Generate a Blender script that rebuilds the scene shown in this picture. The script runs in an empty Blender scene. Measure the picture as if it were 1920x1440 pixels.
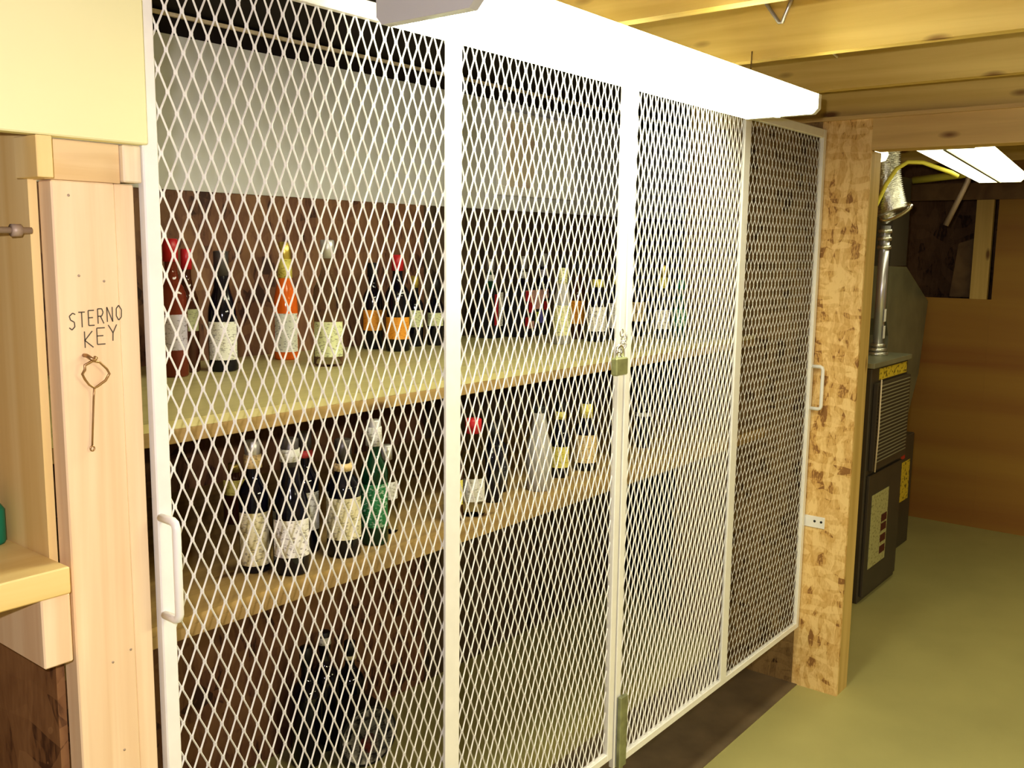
import bpy, math, random
from mathutils import Vector, Matrix
random.seed(7)
sc = bpy.context.scene
COL = sc.collection
PI = math.pi

# ------------------------------------------------------------------ materials
def new_mat(name):
    m = bpy.data.materials.new(name); m.use_nodes = True
    nt = m.node_tree; b = nt.nodes['Principled BSDF']
    return m, nt, b
def plain(name, col, rough=.5, metal=0., spec=.5, noise=0., nscale=12, bump=0.):
    m, nt, b = new_mat(name)
    b.inputs['Base Color'].default_value = (*col, 1); b.inputs['Roughness'].default_value = rough
    b.inputs['Metallic'].default_value = metal; b.inputs['Specular IOR Level'].default_value = spec
    if noise or bump:
        tc = nt.nodes.new('ShaderNodeTexCoord'); n = nt.nodes.new('ShaderNodeTexNoise')
        n.inputs['Scale'].default_value = nscale; n.inputs['Detail'].default_value = 6
        nt.links.new(tc.outputs['Object'], n.inputs['Vector'])
        if noise:
            r = nt.nodes.new('ShaderNodeValToRGB')
            r.color_ramp.elements[0].position = .3; r.color_ramp.elements[1].position = .7
            r.color_ramp.elements[0].color = (*[c*(1-noise) for c in col], 1)
            r.color_ramp.elements[1].color = (*[min(1, c*(1+noise*.5)) for c in col], 1)
            nt.links.new(n.outputs['Fac'], r.inputs['Fac']); nt.links.new(r.outputs['Color'], b.inputs['Base Color'])
        if bump:
            bp = nt.nodes.new('ShaderNodeBump'); bp.inputs['Strength'].default_value = bump; bp.inputs['Distance'].default_value = .004
            nt.links.new(n.outputs['Fac'], bp.inputs['Height']); nt.links.new(bp.outputs['Normal'], b.inputs['Normal'])
    return m
def emit(name, col, s):
    m, nt, b = new_mat(name)
    b.inputs['Base Color'].default_value = (*col, 1)
    b.inputs['Emission Color'].default_value = (*col, 1); b.inputs['Emission Strength'].default_value = s
    return m
def glass(name, col, rough=.05, trans=1.):
    m, nt, b = new_mat(name)
    b.inputs['Base Color'].default_value = (*col, 1); b.inputs['Roughness'].default_value = rough
    b.inputs['Transmission Weight'].default_value = trans; b.inputs['IOR'].default_value = 1.08
    return m
def wood(name, c1, c2, axis='Z', fine=14, rough=.6, knots=True):
    """lumber: streaks stretched along one axis, a few dark knots"""
    m, nt, b = new_mat(name); L = nt.links.new; N = nt.nodes.new
    tc = N('ShaderNodeTexCoord'); mp = N('ShaderNodeMapping')
    s = [fine*3, fine*3, fine*3]; s['XYZ'.index(axis)] = fine*.12
    mp.inputs['Scale'].default_value = s
    L(tc.outputs['Object'], mp.inputs['Vector'])
    n = N('ShaderNodeTexNoise'); n.inputs['Scale'].default_value = 1.; n.inputs['Detail'].default_value = 7; n.inputs['Distortion'].default_value = .6
    L(mp.outputs['Vector'], n.inputs['Vector'])
    r = N('ShaderNodeValToRGB'); r.color_ramp.elements[0].position = .32; r.color_ramp.elements[1].position = .68
    r.color_ramp.elements[0].color = (*c1, 1); r.color_ramp.elements[1].color = (*c2, 1)
    L(n.outputs['Fac'], r.inputs['Fac'])
    out = r.outputs['Color']
    if knots:
        mp2 = N('ShaderNodeMapping'); s2 = [9., 9., 9.]; s2['XYZ'.index(axis)] = 3.2
        mp2.inputs['Scale'].default_value = s2; L(tc.outputs['Object'], mp2.inputs['Vector'])
        v = N('ShaderNodeTexVoronoi'); v.inputs['Scale'].default_value = 1.; L(mp2.outputs['Vector'], v.inputs['Vector'])
        r2 = N('ShaderNodeValToRGB'); r2.color_ramp.elements[0].position = .05; r2.color_ramp.elements[1].position = .13
        r2.color_ramp.elements[0].color = (1, 1, 1, 1); r2.color_ramp.elements[1].color = (0, 0, 0, 1)
        L(v.outputs['Distance'], r2.inputs['Fac'])
        mx = N('ShaderNodeMix'); mx.data_type = 'RGBA'
        L(r2.outputs['Color'], mx.inputs['Factor']); L(out, mx.inputs['A'])
        mx.inputs['B'].default_value = (c1[0]*.35, c1[1]*.25, c1[2]*.2, 1)
        out = mx.outputs['Result']
    L(out, b.inputs['Base Color']); b.inputs['Roughness'].default_value = rough
    return m
def osb(name, dark, mid, light, sc_=26.):
    m, nt, b = new_mat(name); L = nt.links.new; N = nt.nodes.new
    tc = N('ShaderNodeTexCoord')
    dn = N('ShaderNodeTexNoise'); dn.inputs['Scale'].default_value = 9; L(tc.outputs['Object'], dn.inputs['Vector'])
    dm = N('ShaderNodeMix'); dm.data_type = 'RGBA'; dm.inputs['Factor'].default_value = .035
    L(tc.outputs['Object'], dm.inputs['A']); L(dn.outputs['Color'], dm.inputs['B'])
    layers = []
    for rot, st in (((.5, .4, .3), (1, 1, .32)), ((-.9, .7, 1.1), (1, .34, 1)), ((1.4, -.5, .6), (.8, .9, .3))):
        mp = N('ShaderNodeMapping'); mp.inputs['Rotation'].default_value = rot; mp.inputs['Scale'].default_value = [sc_*q for q in st]
        L(dm.outputs['Result'], mp.inputs['Vector'])
        v = N('ShaderNodeTexVoronoi'); v.inputs['Scale'].default_value = 1.; L(mp.outputs['Vector'], v.inputs['Vector'])
        sp = N('ShaderNodeSeparateColor'); L(v.outputs['Color'], sp.inputs['Color']); layers.append(sp.outputs['Red'])
    a = N('ShaderNodeMath'); a.operation = 'ADD'; L(layers[0], a.inputs[0]); L(layers[1], a.inputs[1])
    c = N('ShaderNodeMath'); c.operation = 'ADD'; L(a.outputs[0], c.inputs[0]); L(layers[2], c.inputs[1])
    d = N('ShaderNodeMath'); d.operation = 'DIVIDE'; L(c.outputs[0], d.inputs[0]); d.inputs[1].default_value = 3
    big = N('ShaderNodeTexNoise'); big.inputs['Scale'].default_value = 3.5; L(tc.outputs['Object'], big.inputs['Vector'])
    e = N('ShaderNodeMath'); e.operation = 'MULTIPLY_ADD'; L(big.outputs['Fac'], e.inputs[0]); e.inputs[1].default_value = .35
    e2 = N('ShaderNodeMath'); e2.operation = 'SUBTRACT'; L(d.outputs[0], e2.inputs[0]); e2.inputs[1].default_value = .17
    L(e2.outputs[0], e.inputs[2])
    fm = N('ShaderNodeMapping'); fm.inputs['Rotation'].default_value = (.5, .6, .4); fm.inputs['Scale'].default_value = (sc_*5, sc_*5, sc_*1.3)
    L(dm.outputs['Result'], fm.inputs['Vector'])
    fn = N('ShaderNodeTexNoise'); fn.inputs['Scale'].default_value = 1.; fn.inputs['Detail'].default_value = 4; L(fm.outputs['Vector'], fn.inputs['Vector'])
    fe = N('ShaderNodeMath'); fe.operation = 'MULTIPLY_ADD'; L(fn.outputs['Fac'], fe.inputs[0]); fe.inputs[1].default_value = .7; fs = N('ShaderNodeMath'); fs.operation = 'SUBTRACT'
    L(e.outputs[0], fs.inputs[0]); fs.inputs[1].default_value = .35; L(fs.outputs[0], fe.inputs[2]); e = fe
    r = N('ShaderNodeValToRGB'); cr = r.color_ramp
    cr.elements[0].position = .17; cr.elements[0].color = (*dark, 1)
    cr.elements[1].position = .75; cr.elements[1].color = (*light, 1)
    q = cr.elements.new(.29); q.color = (*mid, 1)
    L(e.outputs[0], r.inputs['Fac']); L(r.outputs['Color'], b.inputs['Base Color'])
    b.inputs['Roughness'].default_value = .65
    return m
def label_mat(name, col, ink=(.12, .1, .1), amount=.5, sx=120, sz=260):
    """paper label with rows of illegible small print"""
    m, nt, b = new_mat(name); L = nt.links.new; N = nt.nodes.new
    tc = N('ShaderNodeTexCoord'); mp = N('ShaderNodeMapping'); mp.inputs['Scale'].default_value = (sx, sx, sz)
    L(tc.outputs['Object'], mp.inputs['Vector'])
    n = N('ShaderNodeTexNoise'); n.inputs['Scale'].default_value = 1.; n.inputs['Detail'].default_value = 2
    L(mp.outputs['Vector'], n.inputs['Vector'])
    r = N('ShaderNodeValToRGB'); r.color_ramp.elements[0].position = .36; r.color_ramp.elements[1].position = .46
    mixc = [i*amount + c*(1-amount) for i, c in zip(ink, col)]
    r.color_ramp.elements[0].color = (*mixc, 1); r.color_ramp.elements[1].color = (*col, 1)
    L(n.outputs['Fac'], r.inputs['Fac']); L(r.outputs['Color'], b.inputs['Base Color']); b.inputs['Roughness'].default_value = .6
    return m

M = {}
M['paint'] = plain('white_paint', (.83, .82, .80), .35, noise=.04, nscale=30)
M['paint_mesh'] = plain('white_mesh_paint', (.84, .83, .79), .4)
M['galv'] = plain('galvanised', (.34, .36, .22), .45, .6, noise=.25, nscale=40)
M['brass'] = plain('brass_lock', (.36, .38, .2), .4, .5, noise=.2, nscale=50)
M['chrome'] = plain('chrome', (.75, .75, .75), .2, 1.)
M['stud'] = wood('stud_wood', (.74, .53, .33), (.86, .69, .48), 'Z', 11)
M['studX'] = wood('stud_wood_x', (.62, .42, .2), (.78, .6, .36), 'X', 11)
M['pale'] = wood('pale_end_grain', (.74, .62, .45), (.82, .72, .55), 'Z', 30, knots=False)
M['joist'] = wood('joist_wood', (.62, .43, .12), (.76, .57, .20), 'Y', 8)
M['joistZ'] = wood('trim_wood', (.52, .36, .12), (.68, .5, .2), 'Z', 9)
M['header'] = wood('header_wood', (.56, .38, .16), (.72, .52, .22), 'Y', 7)
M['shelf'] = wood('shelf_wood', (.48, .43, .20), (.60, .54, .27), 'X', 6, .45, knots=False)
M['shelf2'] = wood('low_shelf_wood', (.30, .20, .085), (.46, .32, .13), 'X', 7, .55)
M['bayshelf'] = wood('bay_shelf_wood', (.72, .52, .2), (.82, .64, .3), 'X', 9, .5)
M['plyside'] = wood('side_plywood', (.74, .52, .20), (.88, .70, .36), 'Z', 5, .55, knots=False)
M['ply'] = wood('plywood_wall', (.30, .13, .028), (.44, .27, .05), 'Y', 1.2, .55, knots=False)
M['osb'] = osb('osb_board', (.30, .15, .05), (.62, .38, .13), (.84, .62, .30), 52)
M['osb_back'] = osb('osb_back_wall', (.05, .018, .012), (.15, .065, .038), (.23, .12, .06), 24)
M['osb_back2'] = osb('dimmed_back_wall', (.03, .018, .01), (.07, .045, .026), (.11, .075, .045), 24)  # darker copy of the back wall, flash falloff put into the colour
M['osb_in'] = osb('shaded_chipboard', (.07, .035, .012), (.20, .125, .05), (.32, .21, .09), 52)  # chipboard darkened in colour for the shadow of the gate mesh
M['floor_shade'] = plain('shaded_concrete', (.19, .14, .085), .7, noise=.3, nscale=6)  # brown tone paints the shadow of the gate mesh on the floor
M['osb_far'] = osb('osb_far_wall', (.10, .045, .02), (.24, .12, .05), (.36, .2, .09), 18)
M['cream'] = plain('cream_panel', (.88, .85, .50), .6, noise=.04, nscale=3)
M['gray'] = plain('gray_board', (.64, .65, .65), .75, noise=.05, nscale=5)
M['darkdeck'] = wood('subfloor', (.16, .09, .04), (.26, .16, .07), 'X', 3, knots=False)
M['floor'] = plain('painted_concrete', (.45, .42, .185), .5, noise=.12, nscale=2.2, bump=.05)
M['hood'] = plain('white_enamel', (.85, .85, .83), .35)
M['endcap'] = plain('gray_white_endcap', (.55, .55, .57), .5)
M['tube'] = emit('lit_lens', (1., .97, .72), 14)
M['tubemid'] = emit('lens_divider', (.85, 1., .72), 1.0)
M['tube2'] = emit('lit_lens_back', (1., .95, .62), 3.)
M['black'] = plain('black_glass', (.006, .006, .014), .07, spec=.6)
M['blackmat'] = plain('black_matte', (.012, .012, .016), .5)
M['green'] = plain('green_glass', (.006, .05, .022), .08, spec=.6)
M['brown'] = plain('brown_glass', (.06, .018, .008), .08)
M['redliq'] = plain('red_brown_liquor', (.16, .03, .015), .08)
M['orangeliq'] = plain('orange_liquor', (.80, .17, .02), .1)
M['frost'] = plain('frosted_glass', (.42, .41, .40), .35, noise=.15, nscale=30)
M['clear'] = glass('clear_glass', (.85, .88, .82), .04)
M['darkfurn'] = plain('dark_gray_steel', (.075, .062, .045), .45, noise=.15, nscale=6)
M['sheet'] = plain('sheet_metal', (.36, .37, .27), .45, .5, noise=.25, nscale=5)
M['darksheet'] = plain('dark_sheet_metal', (.12, .11, .09), .5, .3)
M['foil'] = plain('crinkled_foil', (.72, .72, .66), .28, .9, noise=.3, nscale=60, bump=.9)
M['pipe'] = plain('silver_pipe', (.62, .62, .68), .3, .8)
M['yellow'] = plain('yellow_jacket', (.80, .74, .12), .5)
M['ylabel'] = label_mat('yellow_sticker', (.72, .55, .05), (.05, .03, 0), .8, 40, 60)
M['rlabel'] = label_mat('red_sticker', (.55, .06, .03), (.2, 0, 0), .6, 40, 60)
M['info'] = label_mat('info_sheet', (.50, .48, .24), (.14, .12, .05), .6, 60, 90)
M['redbox'] = plain('dark_red_box', (.10, .02, .015), .6)
M['louver'] = plain('louver_slat', (.42, .39, .28), .4, .3)
M['marker'] = plain('pencil_marker', (.10, .08, .06), .8)
M['copper'] = plain('copper_wire', (.42, .27, .14), .35, .8)
M['dark'] = plain('bay_shade', (.02, .012, .01), .9)  # near-black colour stands in for shade up in the joist bays
M['greenthing'] = plain('green_plastic', (.01, .22, .12), .4)
M['steelgray'] = plain('dull_bolt', (.40, .31, .24), .5, .2)
M['art'] = label_mat('framed_print', (.88, .78, .62), (.80, .55, .46), .7, 14, 14)
M['art2'] = plain('print_half', (.93, .95, .88), .5)
M['frame_w'] = plain('white_frame', (.97, .97, .95), .4)
M['gold'] = plain('gold_foil', (.7, .55, .15), .3, .8)
M['redcap'] = plain('red_cap', (.5, .02, .03), .35)
M['silver'] = plain('silver_foil', (.6, .6, .6), .35, .6)
M['grayfoil'] = plain('gray_foil', (.10, .09, .09), .4, .4)

# ------------------------------------------------------------------ geometry
class MB:
    def __init__(s): s.v = []; s.f = []; s.sm = []; s.mi = []
    def add(s, vs, fs, smooth=False, mi=0):
        o = len(s.v); s.v += [tuple(v) for v in vs]
        for f in fs: s.f.append([i+o for i in f]); s.sm.append(smooth); s.mi.append(mi)
        return s
    def box(s, x0, x1, y0, y1, z0, z1, bev=0., mi=0):
        if bev <= 0:
            v = [(x, y, z) for z in (z0, z1) for y in (y0, y1) for x in (x0, x1)]
            f = [(0, 2, 3, 1), (4, 5, 7, 6), (0, 1, 5, 4), (2, 6, 7, 3), (0, 4, 6, 2), (1, 3, 7, 5)]
            return s.add(v, f, mi=mi)
        b = bev; v = []; f = []
        # chamfered box: every corner gives three points
        for sx in (0, 1):
            for sy in (0, 1):
                for sz in (0, 1):
                    X = (x0, x1)[sx]; Y = (y0, y1)[sy]; Z = (z0, z1)[sz]
                    ix = b if sx == 0 else -b; iy = b if sy == 0 else -b; iz = b if sz == 0 else -b
                    v += [(X, Y+iy, Z+iz), (X+ix, Y, Z+iz), (X+ix, Y+iy, Z)]
        def ci(a, c, d): return (a*4+c*2+d)*3
        for a in (0, 1):
            q = [ci(a, 0, 0), ci(a, 1, 0), ci(a, 1, 1), ci(a, 0, 1)]; f.append(q if a == 0 else q[::-1])
            f[-1] = f[-1][::-1] if True else f[-1]
            q = [ci(0, a, 0)+1, ci(1, a, 0)+1, ci(1, a, 1)+1, ci(0, a, 1)+1]; f.append(q if a == 0 else q[::-1])
            q = [ci(0, 0, a)+2, ci(0, 1, a)+2, ci(1, 1, a)+2, ci(1, 0, a)+2]; f.append(q if a == 0 else q[::-1])
        for a in (0, 1):
            for c in (0, 1):
                f.append([ci(a, c, 0), ci(a, c, 1), ci(a, c, 1)+1, ci(a, c, 0)+1])
                f.append([ci(a, 0, c), ci(a, 1, c), ci(a, 1, c)+2, ci(a, 0, c)+2])
                f.append([ci(0, a, c)+1, ci(1, a, c)+1, ci(1, a, c)+2, ci(0, a, c)+2])
        for a in (0, 1):
            for c in (0, 1):
                for d in (0, 1): k = ci(a, c, d); f.append([k, k+1, k+2])
        return s.add(v, f, mi=mi)
    def lathe(s, prof, n=20, cx=0., cy=0., smooth=True, mi=0, a0=0., a1=2*PI, axis='Z'):
        full = abs(a1-a0-2*PI) < 1e-6; m = n if full else n+1; v = []; f = []
        for r, z in prof:
            for i in range(m):
                a = a0+(a1-a0)*i/n
                p = (cx+r*math.cos(a), cy+r*math.sin(a), z)
                if axis == 'Y': p = (cx+r*math.cos(a), z, cy+r*math.sin(a))
                if axis == 'X': p = (z, cx+r*math.cos(a), cy+r*math.sin(a))
                v.append(p)
        for j in range(len(prof)-1):
            for i in range(n):
                i2 = (i+1) % m if full else i+1
                f.append([j*m+i, j*m+i2, (j+1)*m+i2, (j+1)*m+i])
        if full:
            if prof[0][0] > 1e-6: f.append(list(range(m))[::-1])
            if prof[-1][0] > 1e-6: f.append([(len(prof)-1)*m+i for i in range(m)])
        return s.add(v, f, smooth, mi)
    def tube(s, pts, r, n=8, closed=False, mi=0):
        pts = [Vector(p) for p in pts]; K = len(pts); v = []; f = []; prev = None
        for k, p in enumerate(pts):
            a = pts[(k-1) % K] if (closed or k > 0) else p
            c = pts[(k+1) % K] if (closed or k < K-1) else p
            t = (c-a).normalized()
            if prev is None:
                up = Vector((0, 0, 1)) if abs(t.z) < .9 else Vector((1, 0, 0)); u = t.cross(up).normalized()
            else: u = (prev - t*prev.dot(t)).normalized()
            prev = u; w = t.cross(u); rr = r[k] if isinstance(r, (list, tuple)) else r
            for i in range(n):
                q = 2*PI*i/n; v.append(p+u*rr*math.cos(q)+w*rr*math.sin(q))
        for k in range(K if closed else K-1):
            k2 = (k+1) % K
            for i in range(n): f.append([k*n+i, k*n+(i+1) % n, k2*n+(i+1) % n, k2*n+i])
        if not closed: f.append(list(range(n))[::-1]); f.append([(K-1)*n+i for i in range(n)])
        return s.add(v, f, True, mi)
    def prism(s, poly, a, b, axis='Y', mi=0):
        n = len(poly); v = []
        for t in (a, b):
            for p, q in poly: v.append({'Y': (p, t, q), 'X': (t, p, q), 'Z': (p, q, t)}[axis])
        f = [list(range(n)), list(range(n, 2*n))[::-1]]+[[i, (i+1) % n+0, (i+1) % n+n, i+n] for i in range(n)]
        return s.add(v, f, mi=mi)
    def build(s, name, mat, parent=None, loc=None):
        me = bpy.data.meshes.new(name); me.from_pydata(s.v, [], s.f); me.update()
        me.polygons.foreach_set('use_smooth', s.sm)
        for mm in (mat if isinstance(mat, (list, tuple)) else [mat]): me.materials.append(mm)
        me.polygons.foreach_set('material_index', s.mi)
        import bmesh
        bm = bmesh.new(); bm.from_mesh(me); bmesh.ops.recalc_face_normals(bm, faces=bm.faces); bm.to_mesh(me); bm.free()
        o = bpy.data.objects.new(name, me); COL.objects.link(o)
        if parent: o.parent = parent
        if loc: o.location = loc
        return o
def tag(o, label=None, cat=None, group=None, kind=None):
    if label: o['label'] = label
    if cat: o['category'] = cat
    if group: o['group'] = group
    if kind: o['kind'] = kind
    return o
def thing(name, label, cat, loc=(0, 0, 0), rz=0., group=None):
    o = bpy.data.objects.new(name, None); COL.objects.link(o); o.location = loc; o.rotation_euler = (0, 0, rz)
    o.empty_display_size = .05
    return tag(o, label, cat, group)
def struct(name, mb, mat, label=None, parent=None):
    o = mb.build(name, mat, parent)
    if not parent: o['kind'] = 'structure'; o['category'] = name.split('_')[0]
    if label: o['label'] = label
    return o
def bx(*a, **k): return MB().box(*a, **k)

# ------------------------------------------------------------------ main dimensions (metres)
GY = 1.2607            # plane of the wire gates
WX = 3.3006            # face of the chipboard stub wall
BY = 2.20              # back wall of the store

# ------------------------------------------------------------------ the setting
struct('floor', bx(-3, 7.5, -4, 3.0, -.06, 0), M['floor'], 'olive painted concrete floor')
struct('ceiling', bx(-3, 7.5, -4, 3.0, 2.33, 2.36), M['darkdeck'], 'dark subfloor boards above the joists')
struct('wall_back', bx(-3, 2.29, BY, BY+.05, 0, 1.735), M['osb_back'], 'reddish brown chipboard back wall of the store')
struct('wall_back_dark', bx(2.2902, 4.14, BY, BY+.05, 0, 1.735), M['osb_back2'], 'back wall toward the chipboard wall, light falloff painted as a darker colour')
struct('wall_back_upper', bx(-3, 4.14, BY-.006, BY+.05, 1.7352, 2.112), M['gray'], 'grey board band across the top of the back wall')
struct('ceiling_soffit', bx(.6125, 4.0995, 1.522, BY+.019, 2.172, 2.18), M['dark'], 'added black sheet giving the shade of the joist bays over the store')  # sheet added to make the shadowed joist bays read black
struct('wall_back_rim', bx(-3, 4.14, BY+.02, BY+.05, 2.1122, 2.33), M['dark'], 'dark rim above the grey board')
struct('trim_1', bx(-3, 4.14, BY-.012, BY-.002, 2.155, 2.164), M['pale'], 'thin pale batten above the grey board')
# chipboard stub wall between store and utility room
struct('wall_stub', MB().box(WX, WX+.012, 1.102, 1.272, 0, 2.043), M['osb'], 'golden chipboard end wall where the gates finish')
struct('wall_stub_inner', bx(WX, WX+.012, 1.2722, 1.79, 0, 2.043), M['osb_in'], 'chipboard seen through the far gate leaf, mesh shadow put into its colour')
struct('floor_store', bx(.62, WX-.001, 1.25, 1.619, 0, .003), M['floor_shade'], 'concrete floor strip under the gates with the mesh shadow painted in')
struct('trim_2', bx(WX+.0122, WX+.105, 1.102, 1.14, .0, 1.938), M['joistZ'], 'upright stud at the end of the chipboard wall')
struct('wall_stub_core', bx(WX+.0122, WX+.105, 1.1402, 1.79, 0, 2.33), M['joistZ'])
struct('wall_store_side', MB().box(WX+.106, 4.14, 1.70, 1.79, 0, 2.33), M['osb'])
struct('wall_store_end', MB().box(4.10, 4.14, 1.7902, BY-.013, 0, 2.33), M['osb'])
struct('trim_header', bx(WX, WX+.09, -4, 1.1018, 1.94, 2.043), M['header'], 'plank header above the opening to the furnace room')
struct('trim_plate', bx(WX-.012, WX+.09, -4, 1.52, 2.0432, 2.056), M['header'], 'pale thin plate on top of the header')
# utility room
struct('wall_plywood', MB().box(5.975, 6.0, -4, 1.262, 0, 2.33).box(5.975, 6.0, 1.2622, 2.1, 0, 1.342), M['ply'], 'orange brown plywood wall at the back of the furnace room')
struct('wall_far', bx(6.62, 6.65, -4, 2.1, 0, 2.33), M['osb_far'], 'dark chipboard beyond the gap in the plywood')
struct('trim_3', bx(5.972, 6.01, 1.287, 1.378, 1.3422, 1.905), M['joistZ'], 'upright stud standing in the gap above the plywood')
struct('trim_4', bx(5.95, 5.99, -4, 2.1, 1.9055, 2.0), M['darkdeck'], 'dark beam over the plywood wall')
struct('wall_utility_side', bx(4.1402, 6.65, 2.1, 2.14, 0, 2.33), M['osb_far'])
struct('wall_utility_panel', MB().prism([(1.38, 1.345), (1.52, 1.345), (1.49, 1.66), (1.38, 1.70)], 6.1, 6.12, axis='X'), M['darkdeck'], 'dark panel leaning beyond the gap')
# room on the camera side
struct('wall_right', bx(-3, WX, -4.05, -4, 0, 2.33), M['osb'])

# ------------------------------------------------------------------ joists
def joist(x, y0, y1, z0=2.09, label='', name='ceiling_joist', t=.038):
    o = MB().box(-t/2, t/2, y0, y1, z0, 2.3295).build(name, M['joist'], None, (x, 0, 0))
    return tag(o, label, 'joist', 'floor joists overhead')
joist(1.25, -3.9, 1.52, label='joist above the near end of the long strip light')
joist(1.85, -3.9, 1.52, label='joist crossing over the middle of the long strip light')
joist(2.41, -3.9, 1.52, label='broad yellow joist with a bent wire hanging from its face')
joist(2.97, -3.9, 1.52, label='yellow joist just beyond the far end of the long strip light')
j = MB().box(-.019, .019, -3.9, 1.52, 2.0562, 2.3295).build('ceiling_joist', M['joist'], None, (WX+.03, 0, 0)); tag(j, 'shaded rim joist resting over the header of the chipboard wall', 'joist', 'floor joists overhead')
joist(4.05, -3.9, 1.69, label='first joist inside the furnace room, hidden behind the header')
joist(4.79, -3.9, 2.08, label='yellow joist beside the far strip light in the furnace room')
joist(5.65, -3.9, 2.08, label='furthest yellow joist before the plywood wall')

# ------------------------------------------------------------------ expanded metal mesh
def mesh_sheet(w, h, flip=1, pitch=.0273, lwd=.0578, sw=.0032, th=.0012, tilt=math.radians(60), phase=0.):
    mb = MB(); half = pitch/2; K = int(round(w/half)); half = w/K
    wx, wy = math.cos(tilt)*sw, -flip*math.sin(tilt)*sw
    nx, ny = math.sin(tilt)*th/2*flip, math.cos(tilt)*th/2
    bond = .0052; hz = lwd/2
    N = int(h/hz)+2
    for k in range(K):
        pts = []
        for n in range(-1, N+1):
            z = (n+phase)*hz
            right = (k+n) % 2 == 0
            if right: cx, cy = (k+1)*half-wx/2, -wy/2
            else: cx, cy = k*half+wx/2, wy/2
            for q in (-bond/2, bond/2): pts.append((cx, cy, z+q))
        # clip to 0..h
        cl = []
        for a, b in zip(pts, pts[1:]):
            if b[2] <= 0 or a[2] >= h: continue
            def lerp(z):
                t = (z-a[2])/(b[2]-a[2]); return tuple(a[i]+(b[i]-a[i])*t for i in range(3))
            if not cl: cl.append(lerp(0) if a[2] < 0 else a)
            cl.append(lerp(h) if b[2] > h else b)
        v = []; f = []
        for (x, y, z) in cl:
            for sa, sb in ((-1, -1), (1, -1), (1, 1), (-1, 1)):
                v.append((x+sa*wx/2+sb*nx, y+sa*wy/2+sb*ny, z))
        for i in range(len(cl)-1):
            for c in range(4):
                f.append([i*4+c, i*4+(c+1) % 4, (i+1)*4+(c+1) % 4, (i+1)*4+c])
        f.append([0, 1, 2, 3]); e = (len(cl)-1)*4; f.append([e+3, e+2, e+1, e])
        mb.add(v, f)
    return mb
def build_mesh_sheet(mb, name, parent, loc):
    me = bpy.data.meshes.new(name); me.from_pydata(mb.v, [], mb.f); me.update(); me.materials.append(M['paint_mesh'])
    o = bpy.data.objects.new(name, me); COL.objects.link(o); o.parent = parent; o.location = loc; return o
def d_handle(mb, x, z0, z1, out=.040, r=.0065):
    y0 = -.008; c = .010
    mb.tube([(x, y0, z0), (x, y0-out+c, z0), (x, y0-out+c*.3, z0+c*.3), (x, y0-out, z0+c), (x, y0-out, z1-c), (x, y0-out+c*.3, z1-c*.3), (x, y0-out+c, z1), (x, y0, z1)], r, 8)
    return mb
ZT0, ZT1 = 1.985, 2.014
def gate(label, x0, x1, xm, mw, zb, flips, hx, phases, sw):
    g = thing('wire_mesh_gate', label, 'gate', (0, GY, 0))
    dy0, dy1 = -.009, .008; s = .024
    bx(x0, x0+s, dy0, dy1, zb, ZT1, bev=.002).build('stile', M['paint'], g)
    bx(x1-s, x1, dy0, dy1, zb, ZT1, bev=.002).build('stile', M['paint'], g)
    bx(xm-mw/2, xm+mw/2, dy0-.002, -.004, zb+.02, ZT1-.003, bev=.001).build('center_bar', M['paint'], g)
    bx(x0+s, x1-s, dy0, dy1, ZT0, ZT1, bev=.002).build('top_rail', M['paint'], g)
    bx(x0+s, x1-s, dy0, dy1, zb, zb+.022, bev=.002).build('bottom_rail', M['paint'], g)
    a = x0+s-.003; b = xm-.004; c = xm+.004; d = x1-s+.003
    build_mesh_sheet(mesh_sheet(b-a, ZT0-zb-.02, flips[0], phase=phases[0], sw=sw), 'mesh_panel', g, (a, .002, zb+.021))
    build_mesh_sheet(mesh_sheet(d-c, ZT0-zb-.02, flips[1], phase=phases[1], sw=sw if flips[1] > 0 else .0044, tilt=math.radians(60 if flips[1] > 0 else 36)), 'mesh_panel', g, (c, .002, zb+.021))
    d_handle(MB(), hx, 1.05, 1.20).build('handle', M['paint'], g)
    return g
g1 = gate('white wire mesh gate leaf nearest the camera, between the key post and the padlock', .740, 2.020, 1.385, .043, .262, (1, 1), .745, (.0, .2), .0029)
g2 = gate('white wire mesh gate leaf at the far side, meeting the chipboard wall', 2.028, 3.288, 2.668, .040, .229, (1, -1), 3.276, (.3, .1), .0034)
# drop bolt at the foot of the far leaf
db = bx(2.032, 2.066, -.024, -.012, .232, .432, bev=.002).tube([(2.049, -.018, .17), (2.049, -.018, .5-.2)], .005, 8).build('drop_bolt', M['galv'], g2)
db['label'] = 'dull olive galvanised drop bolt'

# padlock and chain
t = thing('padlock', 'square tarnished padlock hanging where the two gate leaves meet', 'padlock', (1.962, 1.228, 1.297))
MB().box(-.026, .026, -.009, .009, 0, .043, bev=.003).build('lock_body', M['brass'], t)
MB().tube([(-.014, 0, .042), (-.014, 0, .058)]+[(.014*math.cos(a), 0, .058+.014*math.sin(a)) for a in [PI*.8, PI*.6, PI*.4, PI*.2]]+[(.014, 0, .058), (.014, 0, .042)], .0032, 8).build('shackle', M['chrome'], t)
ch = thing('lock_chain', 'short bright chain looped through the mesh above the padlock', 'chain', (1.985, 1.236, 1.37))
for i in range(7):
    mb = MB(); a = i*.72
    cx = .012*math.sin(i*1.1); cz = .028-i*.0095
    ring = [(cx+.0068*math.cos(q)*math.cos(a), .0068*math.cos(q)*math.sin(a)+(-.004 if i % 2 else .003), cz+.0095*math.sin(q)) for q in [2*PI*k/12 for k in range(12)]]
    mb.tube(ring, .0018, 6, closed=True).build('chain_link', M['chrome'], ch)

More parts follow.
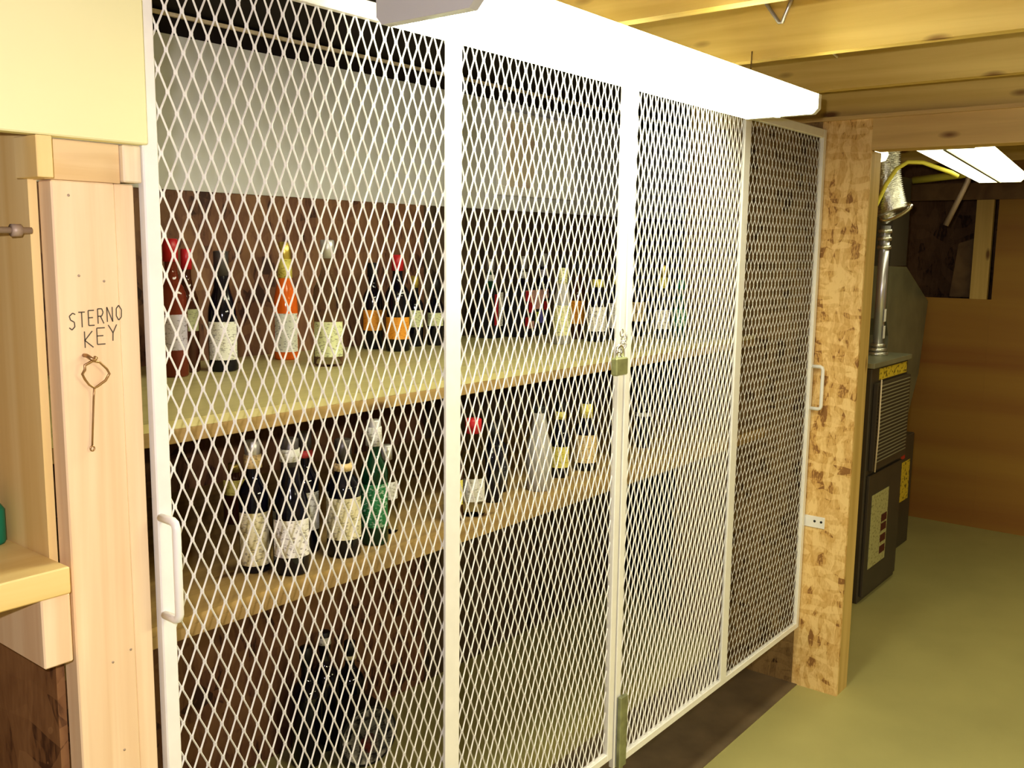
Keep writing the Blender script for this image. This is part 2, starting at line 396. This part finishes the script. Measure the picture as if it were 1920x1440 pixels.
# wall bracket for the far leaf
t = thing('mounting_bracket', 'small white flat bracket screwed to the chipboard below the far gate handle', 'bracket', (WX, 1.224, .634))
MB().box(-.005, 0, -.042, .036, -.021, .021, bev=.001).build('plate', M['paint'], t)
for yy in (-.030, -.006): MB().lathe([(0, -.0062), (.0045, -.0062), (.0045, -.004)], 10, yy, .003, axis='X').build('screw', M['blackmat'], t)

# ------------------------------------------------------------------ left bay: post, panel, partition, shelf
t = thing('wood_post', 'pale plank post beside the gate with STERNO KEY pencilled on it', 'post', (.613, 1.2607, 0))
MB().box(0, .088, 0, .036, .0, 1.681, bev=.002).build('plank', M['stud'], t)
MB().box(.0885, .1175, .003, .036, 0, 1.681, bev=.0015).build('edge_strip', M['stud'], t)
S = {'S': [[(1, .95), (.6, 1.05), (.1, .85), (.25, .6), (.8, .45), (.85, .15), (.4, -.05), (0, .1)]],
     'T': [[(0, 1), (1, 1)], [(.5, 1), (.5, 0)]],
     'E': [[(.95, 1), (.05, 1), (.05, 0), (.95, 0)], [(.05, .52), (.75, .52)]],
     'R': [[(.05, 0), (.05, 1), (.7, 1), (.9, .75), (.65, .5), (.05, .5)], [(.45, .5), (.95, 0)]],
     'N': [[(.05, 0), (.05, 1), (.9, 0), (.9, 1)]],
     'O': [[(.5, 1), (.1, .8), (.05, .3), (.4, 0), (.85, .2), (.9, .7), (.5, 1)]],
     'K': [[(.05, 1), (.05, 0)], [(.9, 1), (.05, .45), (.95, 0)]],
     'Y': [[(0, 1), (.5, .5), (.95, 1)], [(.5, .5), (.45, 0)]]}
mb = MB()
def write(txt, x, z, w, h, gap, rise=0., gr=0.):
    for c in txt:
        for st in S[c]:
            pts = [(x+p*w, -.0004, z+q*h) for p, q in st]
            for a, b in zip(pts, pts[1:]):
                dx, dz = b[0]-a[0], b[2]-a[2]; L = math.hypot(dx, dz) or 1; n = (-dz/L*.0008, dx/L*.0008)
                mb.add([(a[0]-n[0], a[1], a[2]-n[1]), (b[0]-n[0], b[1], b[2]-n[1]), (b[0]+n[0], b[1], b[2]+n[1]), (a[0]+n[0], a[1], a[2]+n[1])], [(0, 1, 2, 3)])
        x += w+gap; z += rise
write('STERNO', .014, 1.4845, .0092, .0205, .0042, .0018)
write('KEY', .034, 1.4580, .013, .0225, .0045, .0035)
mb.build('pencil_writing', M['marker'], t)
for (x, z) in ((.0225, 1.662), (.031, 1.556), (.066, 1.548), (.052, 1.0), (.08, 1.01), (.063, .86)):
    MB().lathe([(0, -.0008), (.0018, -.0008), (.0018, .001)], 8, x, z, axis='Y').build('nail_hole', M['steelgray'], t)
k = thing('key_hook', 'small brass screw hook in the post under the pencilled words', 'hook', (.6455, 1.2607, 1.448))
MB().tube([(0, .004, 0), (0, -.008, 0), (.002, -.014, -.003), (.006, -.016, -.006), (.009, -.014, -.002)], .0028, 8).build('hook', M['copper'], k)
k = thing('hanging_key', 'long wire key with a bent loop hanging from the hook on the post', 'key', (.6455, 1.2607, 1.44))
loop = [(-.006, -.012, -.004), (.004, -.013, .001), (.016, -.011, -.002), (.026, -.010, -.012), (.030, -.009, -.019), (.024, -.009, -.028), (.013, -.008, -.035), (.008, -.008, -.037), (.001, -.008, -.032), (-.005, -.009, -.024), (-.009, -.010, -.016), (-.006, -.012, -.010)]
MB().tube(loop, .0016, 6, closed=True).build('loop', M['copper'], k)
MB().tube([(.008, -.008, -.037), (.008, -.005, -.05), (.006, -.004, -.08), (.003, -.004, -.118)], .0013, 6).tube([(.003+.003*math.cos(a), -.004, -.1215+.0035*math.sin(a)) for a in [2*PI*q/10 for q in range(10)]], .0011, 6, closed=True).build('shaft', M['copper'], k)
t = tag(bx(.606, .7115, 1.2635, 1.2968, 1.6815, 1.7345, bev=.001).build('blocking_board', M['studX']), 'short horizontal board bridging the top of the key post', 'board')
t = tag(bx(.712, .7395, 1.255, 1.30, 1.6835, 1.7345, bev=.002).build('board_end', M['pale']), 'pale sawn board end tucked under the cream panel beside the gate', 'board')
t = tag(bx(-1.2, .739, 1.235, 1.262, 1.735, 2.088, bev=.002).build('cream_panel', M['cream']), 'flat cream painted panel above the left shelf bay', 'panel')
struct('trim_5', bx(.585, .6055, 1.236, 1.2970, 1.682, 1.7345, bev=.001), M['plyside'], 'small yellow wood strip under the cream panel')
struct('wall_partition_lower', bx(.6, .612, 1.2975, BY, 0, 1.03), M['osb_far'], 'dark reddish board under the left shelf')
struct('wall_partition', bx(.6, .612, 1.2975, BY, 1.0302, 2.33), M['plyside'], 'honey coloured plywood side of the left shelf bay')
t = thing('bay_shelf', 'thick yellow lumber shelf in the left bay below the grey rod', 'shelf', (0, 0, 0))
bx(-1.2, .5995, 1.238, 1.9, 1.128, 1.166, bev=.002).build('board', M['bayshelf'], t)
t = tag(bx(.560, .5995, 1.242, 1.9, 1.030, 1.1275, bev=.002).build('shelf_cleat', M['stud']), 'sawn block cleat holding up the end of the left shelf', 'cleat')
t = tag(bx(-1.2, -1.16, 1.27, 1.9, 0, 1.1275).build('shelf_cleat', M['stud']), 'upright under the out of sight end of the left shelf', 'cleat')
t = tag(bx(.45, .6, 1.3205, 1.3605, 0, 1.0, bev=0).build('dark_brace', M['darkdeck']), 'dark board under the left shelf against the plywood', 'brace')
bpy.data.objects.remove(t)
t = thing('hanging_rod', 'dull grey rod running level into the left side of the key post', 'rod', (0, 1.29, 1.615))
MB().lathe([(.0045, -.6), (.0045, .598)], 10, 0, 0, axis='X').build('rod', M['steelgray'], t)
MB().lathe([(.0085, .572), (.0085, .584)], 10, 0, 0, axis='X').build('collar', M['steelgray'], t)
MB().lathe([(.0065, .584), (.0065, .5845)], 10, 0, 0, axis='X').build('flange', M['steelgray'], t)
t = thing('green_bottle', 'green plastic bottle at the edge of the picture on the left shelf', 'bottle', (.575, 1.42, 1.1662))
MB().lathe([(.018, 0), (.02, .004), (.02, .05), (.012, .062), (.008, .066)], 16).build('body', M['greenthing'], t)
MB().lathe([(.0095, .0665), (.0095, .078), (.008, .079)], 16).build('cap', M['greenthing'], t)

# ------------------------------------------------------------------ store shelves
t = thing('upper_shelf', 'deep pale board shelf holding the upper row of bottles', 'shelf')
MB().prism([(.6125, 1.48), (3.299, 1.48), (3.299, 1.7915), (4.0995, 1.7915), (4.0995, BY-.0005), (.6125, BY-.0005)], 1.279, 1.295, axis='Z').build('top_board', M['shelf'], t)
bx(.6125, 3.299, 1.48, 1.518, 1.253, 1.2788, bev=.001).build('front_edge', M['shelf2'], t)
t = thing('lower_shelf', 'brown board shelf holding the lower row of bottles', 'shelf')
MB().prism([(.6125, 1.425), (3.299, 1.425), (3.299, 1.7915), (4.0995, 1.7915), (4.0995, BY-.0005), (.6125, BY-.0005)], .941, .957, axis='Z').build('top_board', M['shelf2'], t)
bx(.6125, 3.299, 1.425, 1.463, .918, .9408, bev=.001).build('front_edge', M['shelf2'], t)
for z, l in ((1.2165, 'upper'), (.8805, 'lower')):
    zz = z+.0365 if l == 'upper' else z+.0373
    o = bx(.6125, .65, 1.52, BY-.001, z, 1.2788 if l == 'upper' else .9408).build('shelf_cleat', M['stud']); tag(o, 'wood cleat under the near end of the %s bottle shelf' % l, 'cleat')
t = tag(MB().prism([(.6125, 1.62), (3.299, 1.62), (3.299, 1.7915), (4.0995, 1.7915), (4.0995, BY-.0005), (.6125, BY-.0005)], 0, .09, axis='Z').build('floor_platform', M['floor']), 'low olive painted platform on the floor of the store', 'platform')

# picture on the back wall
t = thing('picture_frame', 'white framed picture glowing on the grey board behind the mesh', 'picture', (2.88, BY-.0065, 1.787))
w_, h_ = .232, .293
MB().box(-w_, w_, -.022, 0, 0, .03, bev=.002).box(-w_, w_, -.022, 0, h_-.03, h_, bev=.002).box(-w_, -w_+.035, -.022, 0, .03, h_-.03, bev=.002).box(w_-.035, w_, -.022, 0, .03, h_-.03, bev=.002).build('frame', M['frame_w'], t)
MB().box(-w_+.036, -.02, -.010, -.002, .031, h_-.031).build('print', M['art'], t)
MB().box(-.0195, w_-.036, -.010, -.002, .031, h_-.031).build('mat_board', M['art2'], t)

# ------------------------------------------------------------------ bottles
LM = {}
def lm(key, col, ink=(.1, .08, .08), am=.55, sx=120, sz=240):
    if key not in LM: LM[key] = label_mat('label_'+key, col, ink, am, sx, sz)
    return LM[key]
CAM = Vector((0, 0))
def bottle(x, y, z, h, r, glassm, label, cap='blackmat', lab=None, shape='wine', neck_lab=None, liquid=None, capr=1.0, name='wine_bottle', cat='bottle', group='bottles on the upper shelf', arc=1.15):
    face = math.atan2(-y, -x)
    t = thing(name, label, cat, (x, y, z), 0, group)
    nr = min(.0145, r*.42)
    if shape == 'wine':      # high round shoulder
        P = [(r*.9, 0), (r, .004), (r, h*.58), (r*.96, h*.61), (r*.8, h*.655), (r*.55, h*.70), (nr*1.15, h*.735), (nr, h*.77), (nr, h*.955), (nr*1.12, h*.96), (nr*1.12, h*.99), (nr*.8, h)]
        sh = h*.58; cz = h*.84
    elif shape == 'slope':   # champagne or burgundy
        P = [(r*.9, 0), (r, .004), (r, h*.46), (r*.94, h*.53), (r*.78, h*.61), (r*.55, h*.70), (nr*1.2, h*.78), (nr, h*.84), (nr, h*.955), (nr*1.15, h*.96), (nr*1.15, h*.985), (nr*.8, h)]
        sh = h*.46; cz = h*.80
    elif shape == 'squat':   # liqueur with broad body and short neck
        P = [(r*.88, 0), (r, .005), (r, h*.55), (r*.93, h*.62), (r*.65, h*.69), (nr*1.25, h*.74), (nr*1.05, h*.78), (nr*1.05, h*.93), (nr*1.05, h*.95)]
        sh = h*.55; cz = h*.86
    elif shape == 'tall':    # tapering spirit bottle
        P = [(r*.8, 0), (r*.86, .004), (r, h*.42), (r*.92, h*.55), (r*.62, h*.68), (nr*1.5, h*.78), (nr*1.2, h*.86), (nr*1.2, h*.97)]
        sh = h*.5; cz = h*.93
    MB().lathe(P, 24).build('glass_body', M[glassm], t)
    rc = nr*1.22*capr
    MB().lathe([(rc, cz), (rc, h*1.0), (rc*.85, h*1.006), (0, h*1.006)], 16).build('cap' if shape in ('squat', 'tall') else 'foil', M[cap], t)
    if lab:
        key, l0, l1 = lab[:3]
        o = MB().lathe([(r*1.015+.0004, h*l0), (r*1.015+.0004, h*l1)], 14, a0=face-arc, a1=face+arc).build('label', LM[key], t)
    if neck_lab:
        key, l0, l1 = neck_lab
        o = MB().lathe([(nr*1.45, h*l0), (nr*1.35, h*l1)], 14).build('neck_label', LM[key], t)
    return t
lm('white', (.78, .79, .70)); lm('cream', (.72, .67, .45)); lm('tan', (.72, .55, .28)); lm('orange', (.80, .36, .04), (.5, .12, .0), .5)
lm('palegreen', (.66, .70, .42)); lm('green', (.03, .22, .08), (.6, .7, .6), .7); lm('yellow', (.75, .68, .18), (.3, .2, 0)); lm('lavender', (.5, .47, .55))
lm('red', (.5, .05, .05)); lm('olive', (.35, .36, .2)); lm('paleyellow', (.78, .78, .45)); lm('silverish', (.66, .66, .62))
lm('black', (.02, .02, .03), (.3, .3, .3))
lm('grain', (.82, .80, .76), (.25, .22, .22), .8)
U = 1.295; G = 'bottles on the upper shelf'
bottle(1.231, 1.985, U, .315, .033, 'redliq', 'dark red liquor bottle with pink foil, first on the upper shelf', 'redcap', ('lavender', .20, .46), 'wine')
bottle(1.300, 2.030, U, .292, .025, 'brown', 'slim brown bottle squeezed between the red liquor and the black bottle', 'redcap', ('olive', .34, .52), 'wine')
bottle(1.368, 1.990, U, .288, .0345, 'black', 'black bottle with a tall blank white label near the left end of the upper shelf', 'grayfoil', ('white', .10, .42), 'slope')
bottle(1.625, 2.075, U, .312, .032, 'orangeliq', 'bright orange liqueur bottle with gold cap and white label', 'gold', ('white', .07, .40), 'slope', neck_lab=('yellow', .70, .86))
bottle(1.611, 1.886, U, .318, .038, 'clear', 'clear squat bottle with a large pale green label, right of the orange liqueur', 'silver', ('palegreen', .08, .36), 'squat', name='liquor_bottle')
bottle(1.975, 2.110, U, .255, .030, 'black', 'black bottle with a small orange label, left one of the orange labelled pair', 'blackmat', ('orange', .22, .46), 'wine')
bottle(1.986, 2.015, U, .280, .036, 'black', 'wider black bottle with a bright orange label and red foil on the upper shelf', 'redcap', ('orange', .13, .36), 'wine')
bottle(2.118, 2.075, U, .215, .027, 'black', 'short dark bottle with two green bands, just left of the center bar', 'gold', ('palegreen', .28, .52), 'wine', neck_lab=('olive', .60, .66))
bottle(2.185, 2.050, U, .205, .026, 'black', 'short dark bottle with an olive band half hidden by the center bar', 'blackmat', ('palegreen', .30, .50), 'wine')
t = thing('gift_carton', 'small carton with crimson and black sides on the upper shelf right of the center bar', 'box', (2.50, 2.09, U), .25, 'cartons on the upper shelf')
MB().box(-.033, .033, -.033, .033, 0, .165, bev=.001).build('carton', M['blackmat'], t)
MB().box(-.0332, -.008, -.0345, -.0333, .045, .15).build('crimson_panel', M['redcap'], t)
MB().box(0, .032, -.0345, -.0333, .04, .155).build('printed_panel', LM['grain'], t)
t = thing('patterned_carton', 'wide carton printed with pink, green, yellow and blue patches on the upper shelf', 'box', (2.655, 2.05, U), .15, 'cartons on the upper shelf')
MB().box(-.085, .085, -.04, .04, 0, .17, bev=.001).build('carton', M['blackmat'], t)
cols = {'redcap': [(-.083, -.05, .125, .16), (-.06, -.035, .085, .12), (-.083, -.06, .04, .07), (.05, .075, .09, .12)], 'greenthing': [(-.03, -.012, .1, .125), (-.04, -.02, .05, .08)]}
pk = plain('pink_print', (.72, .42, .38), .6, noise=.4, nscale=60); M['pink'] = pk; M['bluep'] = plain('blue_print', (.16, .15, .5), .6); M['yg'] = plain('yellow_green_print', (.5, .55, .08), .6)
mb = MB()
for q in [(-.084, .084, .13, .162), (-.05, .04, .095, .13), (-.06, -.02, .03, .055)]: mb.box(q[0], q[1], -.0405, -.0402, q[2], q[3])
mb.build('pink_print', pk, t)
for q in cols['redcap']: bx(q[0], q[1], -.0412, -.0406, q[2], q[3]).build('red_print', M['redcap'], t)
bx(-.012, .012, -.0412, -.0406, .045, .085).build('yellow_print', M['yg'], t)
bx(.022, .045, -.0412, -.0406, .045, .09).build('blue_print', M['bluep'], t)
for i, (x, y) in enumerate(((2.56, 2.14), (2.74, 2.135), (2.84, 2.12))):
    bottle(x, y, U, .265+.01*i, .028, 'green' if i == 0 else 'black', ['slim green bottle standing behind the crimson carton', 'dark bottle with a silver neck behind the patterned carton', 'dark bottle with a lavender neck behind and right of the patterned carton'][i], 'silver', ('black', .2, .5), 'wine', neck_lab=('lavender' if i == 2 else 'silverish', .72, .80))
bottle(2.497, 1.785, U, .285, .027, 'frost', 'slender pale yellow bottle with long yellow label on the upper shelf left of the padlock', 'blackmat', ('paleyellow', .10, .44), 'slope', neck_lab=('paleyellow', .66, .86), arc=1.5)
bottle(2.690, 1.860, U, .262, .028, 'brown', 'amber brown bottle with an orange label beside the padlock', 'blackmat', ('orange', .2, .5), 'wine')
bottle(2.655, 1.755, U, .252, .032, 'black', 'dark bottle with a white printed label just behind the padlock', 'blackmat', ('grain', .14, .46), 'wine', neck_lab=('yellow', .72, .82))
bottle(2.745, 1.735, U, .262, .030, 'black', 'dark bottle with a white label partly behind the meeting stiles', 'blackmat', ('grain', .16, .48), 'wine', neck_lab=('yellow', .72, .82))
bottle(2.930, 1.765, U, .270, .029, 'black', 'black bottle first on the shelf behind the far gate leaf', 'blackmat', ('tan', .2, .45), 'wine')
bottle(2.905, 1.650, U, .252, .026, 'black', 'dark bottle with a yellow neck and white label behind the far gate leaf', 'gold', ('grain', .14, .40), 'wine', neck_lab=('yellow', .66, .84))
bottle(3.010, 1.640, U, .200, .026, 'green', 'short green bottle on the shelf end next to the chipboard wall', 'greenthing', ('green', .2, .5), 'wine')
Lz = .957; G2 = 'bottles on the lower shelf'
def lb(*a, **k): return bottle(*a, group=G2, **k)
lb(1.290, 1.850, Lz, .140, .026, 'brown', 'small brown jar bottle with a yellow band at the back of the lower shelf', 'gold', ('yellow', .5, .75), 'squat', name='liquor_bottle')
lb(1.118, 1.540, Lz, .262, .030, 'black', 'black bottle with a long cream label, first in the lower row', 'silver', ('cream', .06, .47), 'wine', neck_lab=('tan', .80, .9))
lb(1.160, 1.478, Lz, .268, .036, 'black', 'black bottle with a low white label standing at the shelf edge', 'grayfoil', ('grain', .14, .42), 'slope', neck_lab=('silverish', .84, .93))
lb(1.262, 1.560, Lz, .255, .030, 'black', 'black bottle with red neck seal and gray label, behind the white labelled one', 'grayfoil', ('silverish', .2, .52), 'wine', neck_lab=('red', .80, .86))
lb(1.300, 1.482, Lz, .245, .036, 'black', 'black bottle with a square cream and red label in the lower row', 'grayfoil', ('cream', .16, .52), 'wine', neck_lab=('tan', .74, .80), arc=1.3)
lb(1.395, 1.490, Lz, .272, .030, 'green', 'green bottle with green printed label, end of the near lower row', 'silver', ('green', .15, .50), 'wine', neck_lab=('silverish', .80, .95))
lb(1.470, 1.530, Lz, .20, .026, 'clear', 'clear bottle with faint silver label behind the green bottle', 'silver', ('silverish', .4, .6), 'wine')
lb(1.706, 1.475, Lz, .235, .030, 'clear', 'clear bottle with a red cap just right of the center bar on the lower shelf', 'redcap', ('silverish', .16, .40), 'squat', name='liquor_bottle', capr=1.3)
lb(1.640, 1.480, Lz, .20, .024, 'brown', 'brown bottle with yellow green label partly behind the center bar', 'redcap', ('yellow', .2, .5), 'wine')
lb(1.833, 1.520, Lz, .20, .028, 'black', 'plain dark bottle left of the frosted one on the lower shelf', 'blackmat', None, 'wine')
lb(1.920, 1.570, Lz, .19, .024, 'black', 'dark bottle tucked behind the frosted tall one', 'grayfoil', ('black', .2, .5), 'wine')
lb(2.005, 1.500, Lz, .226, .037, 'frost', 'tall frosted grey bottle tapering to the neck on the lower shelf', 'blackmat', None, 'tall', name='liquor_bottle')
lb(2.163, 1.545, Lz, .214, .028, 'black', 'dark bottle with a yellow neck and olive gold label, right of the frosted bottle', 'blackmat', ('yellow', .14, .42), 'wine', neck_lab=('yellow', .78, .88))
lb(2.286, 1.540, Lz, .205, .033, 'black', 'dark bottle with a large tan label and yellow neck, last before the padlock stile', 'blackmat', ('tan', .12, .52), 'wine', neck_lab=('yellow', .76, .96), arc=1.3)
for (x, y, h, l) in ((2.50, 1.56, .20, 'first dark bottle on the lower shelf behind the far gate leaf'), (2.68, 1.58, .21, 'second dark bottle on the lower shelf behind the far gate leaf')):
    lb(x, y, Lz, h, .028, 'black', l, 'blackmat', ('silverish', .5, .56), 'wine')
# on the platform
Fz = .09
def fb(*a, **k): return bottle(*a, group='dark bottles on the store floor', **k)
fb(1.690, 2.10, Fz, .355, .048, 'black', 'big black bottle furthest left of the cluster on the platform', 'blackmat', None, 'wine')
fb(1.785, 2.13, Fz, .363, .045, 'black', 'tallest black bottle in the middle of the floor cluster', 'blackmat', None, 'wine', neck_lab=('silverish', .9, .96))
fb(1.885, 2.13, Fz, .30, .045, 'black', 'shorter black bottle on the right of the floor cluster', 'blackmat', None, 'wine', neck_lab=('cream', .82, .86))
t = thing('round_tin', 'round dark drum on its side with a ringed label facing out, below the lower shelf', 'tin', (1.80, 1.985, Fz+.092), math.radians(-16))
MB().lathe([(.0, -.045), (.092, -.045), (.092, .045), (.0, .045)], 36, 0, 0, axis='Y', smooth=False).build('drum', M['blackmat'], t)
MB().lathe([(.060, -.0465), (.084, -.0465)], 36, 0, 0, axis='Y').build('ring_label', LM['grain'], t)
MB().lathe([(.0, -.0465), (.030, -.0465)], 24, .0, -.02, axis='Y').build('center_mark', LM['red'], t)

# ------------------------------------------------------------------ strip lights
def strip_light(label, loc, rz, L, zdrop, mats, group='fluorescent strip lights'):
    t = thing('strip_light', label, 'light', loc, rz, group)
    w = .104; h = .052; lens, mid = mats
    MB().prism([(-w+.004, h-.004), (-.06, h+.004), (.06, h+.004), (w-.004, h-.004)], 0.001, L-.001, axis='X').build('top_pan', M['hood'], t)
    mb = MB(); o = [(-w, h-.0045), (-w, .012), (-w+.012, 0), (-.009, 0), (-.006, .006)]; o2 = [(.006, .006), (.009, 0), (w-.012, 0), (w, .012), (w, h-.0045)]
    for side in (o, o2):
        v = []; 
        for x in (.0205, L-.0205): v += [(x, y, z) for y, z in side]
        n = len(side); mb.add(v, [(k, k+1, k+1+n, k+n) for k in range(n-1)])
    mb.build('lens', lens, t)
    bx(.0205, L-.0205, -.0055, .0055, -.004, .004).build('center_divider', mid, t)
    endp = [(-w-.001, .012), (-w-.001, h-.004), (w+.001, h-.004), (w+.001, .012), (w-.012, -.001), (-w+.012, -.001)]
    for a, b in ((0.0, .02), (L-.02, L)): MB().prism(endp, a, b, axis='X').build('end_cap', M['endcap'] if a < .5 else M['hood'], t)
    for x in (.2, L-.2):
        MB().tube([(x, 0, h+.003), (x, 0, h+.01), (x+.004, 0, h+zdrop)], .002, 6).build('hanger_wire', M['chrome'], t)
    return t
strip_light('long two tube strip light blazing over the gates', (1.105, 1.062, 1.951), math.radians(.0), 1.357, 2.088-1.951-.054, (M['tube'], M['tubemid']))
strip_light('second two tube strip light glowing inside the furnace room', (3.50, .925, 1.952), math.radians(6.2), 1.78, 2.088-1.952-.054, (M['tube2'], M['sheet']))

# bent wire hanging from the joist
t = tag(MB().tube([(2.385, 1.10, 2.25), (2.385, 1.085, 2.225), (2.383, 1.047, 2.173), (2.383, 1.040, 2.172), (2.385, 1.019, 2.223), (2.385, 1.01, 2.25)], .0045, 8).build('bent_wire', M['pipe']), 'bent pale wire loop poking down from the face of the broad joist', 'wire')
t = tag(MB().tube([(2.952, 1.16, 2.205), (2.945, 1.122, 2.201), (2.943, 1.101, 2.183)], .004, 6).build('bent_nail', M['pale']), 'bent nail sticking out of the joist past the strip light end', 'nail')

# ------------------------------------------------------------------ furnace room
t = thing('furnace', 'dark grey upright furnace with louvered top panel standing behind the chipboard wall', 'furnace', (4.27, 1.36, 0))
bx(0, .53, 0.0, .60, 0, 1.09, bev=.004).build('cabinet', M['darkfurn'], t)
bx(-.01, .545, -.012, .60, 1.0905, 1.115, bev=.002).build('top_plate', M['sheet'], t)
lv = bx(.03, .515, -.022, -.001, .62, 1.02, bev=.002).build('louver_panel', M['darkfurn'], t)
mb = MB()
for i in range(22):
    z = .655+i*.0165
    mb.add([(.045, -.023, z), (.49, -.023, z), (.49, -.029, z+.006), (.045, -.029, z+.006), (.045, -.023, z+.0075), (.49, -.023, z+.0075)], [(0, 1, 2, 3), (3, 2, 5, 4)])
mb.build('louver_slats', M['louver'], lv)
bx(.10, .50, -.004, -.0005, 1.03, 1.082).build('yellow_sticker', M['ylabel'], t)
dp = bx(.02, .50, -.014, -.0005, .03, .60, bev=.002).build('door_panel', M['darkfurn'], t)
bx(.07, .31, -.0165, -.0145, .15, .50).build('info_sheet', M['info'], dp)
mb = MB()
for z in (.19, .245, .30, .345): mb.box(.22, .295, -.0185, -.0168, z, z+.035)
mb.build('red_boxes', M['redbox'], dp)
MB().tube([(.035, -.03, .62), (.03, -.036, .80), (.045, -.03, 1.04)], .0035, 6).build('gas_line', M['pale'], t)
t = thing('return_plenum', 'low dark steel box beside the furnace with red and yellow stickers', 'cabinet', (4.84, 1.48, 0))
bx(0, .60, 0, .5, 0, .62, bev=.004).build('box', M['darkfurn'], t)
bx(.30, .44, -.003, -.0005, .50, .60).build('red_sticker', M['rlabel'], t)
bx(.36, .54, -.003, -.0005, .26, .48).build('yellow_sticker', M['ylabel'], t)
t = thing('sheet_duct', 'angled grey sheet metal duct rising behind the furnace', 'duct', (5.2, 1.6, 0))
MB().prism([(0, 1.53), (.29, 1.525), (.758, 1.318), (.668, .896), (.483, .62), (.05, .62), (.05, 1.158), (0, 1.25)], 0, .38).build('angled_section', M['sheet'], t)
MB().prism([(0.0, 1.531), (.28, 1.531), (.28, 2.0), (0, 2.0)], .0, .38).build('riser', M['darksheet'], t)
bx(.60, .64, -.006, 0, 1.18, 1.3).build('seam', M['foil'], t)
bpy.data.objects.remove(bpy.data.objects['seam'])
t = thing('flue_pipe', 'slim silver pipe rising from the furnace top', 'pipe', (4.64, 1.460, 1.1155))
MB().lathe([(.024, 0), (.024, .61)], 18).build('pipe', M['pipe'], t)
for z, r in ((.0, .05), (.02, .042), (.04, .034)): MB().lathe([(r, z), (r, z+.012), (r*.8, z+.016)], 18).build('collar', M['foil'], t)
for z in (.08, .16): bx(-.014, .014, -.0262, -.0245, z, z+.06).build('tag', M['hood'], t)
for z in (.50, .54, .575): MB().lathe([(.03, z), (.033, z+.01), (.03, z+.02)], 18).build('coupling', M['foil'], t)
mb = MB(); pts = []; rr = []
n = 60
for i in range(n+1):
    q = i/n
    pts.append((4.60, 1.475-.055*q*q-.0*q, 2.085-.30*q)); rr.append(.066+(.006 if i % 2 else -.003))
fx = thing('flexible_duct', 'crinkled silver flexible duct hanging from the ceiling over the furnace', 'duct')
mb.tube(pts, rr, 18).build('foil_hose', M['foil'], fx)
MB().tube([(4.60+.0*math.cos(a), 1.402+.062*math.cos(a), 1.785+.02*math.sin(a)+.03*math.cos(a)*-1) for a in [2*PI*k/20 for k in range(20)]], .010, 8, closed=True).build('end_ring', M['chrome'], fx)
MB().tube([(4.6, 1.43, 1.80), (4.61, 1.455, 1.775), (4.63, 1.46, 1.755)], .03, 12).build('elbow', M['foil'], fx)
t = tag(MB().tube([(4.515, 1.50, 1.76), (4.515, 1.467, 1.82), (4.515, 1.43, 1.91), (4.515, 1.39, 1.975), (4.515, 1.34, 2.005), (4.53, 1.28, 2.0), (4.55, 1.22, 1.975), (4.57, 1.17, 1.955), (4.60, 1.150, 1.94)], .0095, 10).build('yellow_cable', M['yellow']), 'thick yellow cable arching from the flexible duct to the far strip light', 'cable')
t = tag(MB().tube([(5.6, 1.63, 2.0), (5.6, 1.40, 2.02), (5.6, 1.30, 2.03)], .02, 10).build('yellow_pipe', M['yellow']), 'yellow gas pipe running level behind the strip light', 'pipe')
t = tag(MB().tube([(5.32, 1.37, 1.745), (5.32, 1.28, 1.965), (5.32, 1.225, 2.325)], .0145, 10).build('slanting_rod', M['steelgray']), 'pale slanting rod hanging under the ceiling of the furnace room', 'rod')
t = tag(MB().lathe([(.0, 0), (.02, .006), (.03, .03), (.024, .05), (.012, .062), (.012, .08)], 16).build('light_bulb', M['tube2'], None, (4.2, 1.36, 1.98)), 'small glowing bulb high beside the door stud', 'bulb')

# ------------------------------------------------------------------ light
def area(name, loc, rot, sx, sy, e, col):
    l = bpy.data.lights.new(name, 'AREA'); l.shape = 'RECTANGLE'; l.size = sx; l.size_y = sy; l.energy = e; l.color = col
    o = bpy.data.objects.new(name, l); COL.objects.link(o); o.location = loc; o.rotation_euler = rot; return o
area('room_strip_lamp', (1.6, -1.1, 2.0), (0, 0, 0), 1.2, .12, 50, (1, .92, .6))
area('furnace_room_area_light', (4.4, -1.2, 2.0), (0, 0, 0), 1.2, .12, 9, (1, .92, .55))  # unseen area light over the furnace room, no fixture built
fl = bpy.data.lights.new('camera_flash', 'POINT'); fl.energy = 40; fl.color = (1, .93, 1.0); fl.shadow_soft_size = .012
fo = bpy.data.objects.new('camera_flash', fl); COL.objects.link(fo); fo.location = (-.03, .05, 1.655)
wd = bpy.data.worlds.new('World'); sc.world = wd; wd.use_nodes = True
wd.node_tree.nodes['Background'].inputs['Color'].default_value = (1, .9, .7, 1); wd.node_tree.nodes['Background'].inputs['Strength'].default_value = .18

# ------------------------------------------------------------------ camera
f, yaw, pit, roll = 1785., .6723, .1418, .0125
F = Vector((math.cos(yaw)*math.cos(pit), math.sin(yaw)*math.cos(pit), -math.sin(pit)))
R = Vector((math.sin(yaw), -math.cos(yaw), 0)); Uv = R.cross(F)
R2 = R*math.cos(roll)+Uv*math.sin(roll); U2 = -R*math.sin(roll)+Uv*math.cos(roll)
cd = bpy.data.cameras.new('camera'); co = bpy.data.objects.new('camera', cd); COL.objects.link(co)
mt = Matrix((R2, U2, -F)).transposed().to_4x4(); mt.translation = Vector((0, 0, 1.6)); co.matrix_world = mt
cd.sensor_width = 36; cd.lens = f*36/1920; cd.clip_start = .02
sc.camera = co
sc.view_settings.view_transform = 'Standard'; sc.view_settings.look = 'Medium High Contrast'
sc.view_settings.exposure = .35; sc.view_settings.gamma = 1.
sc.cycles.use_denoising = True
sc.cycles.max_bounces = 8
sc.cycles.sample_clamp_indirect = 6
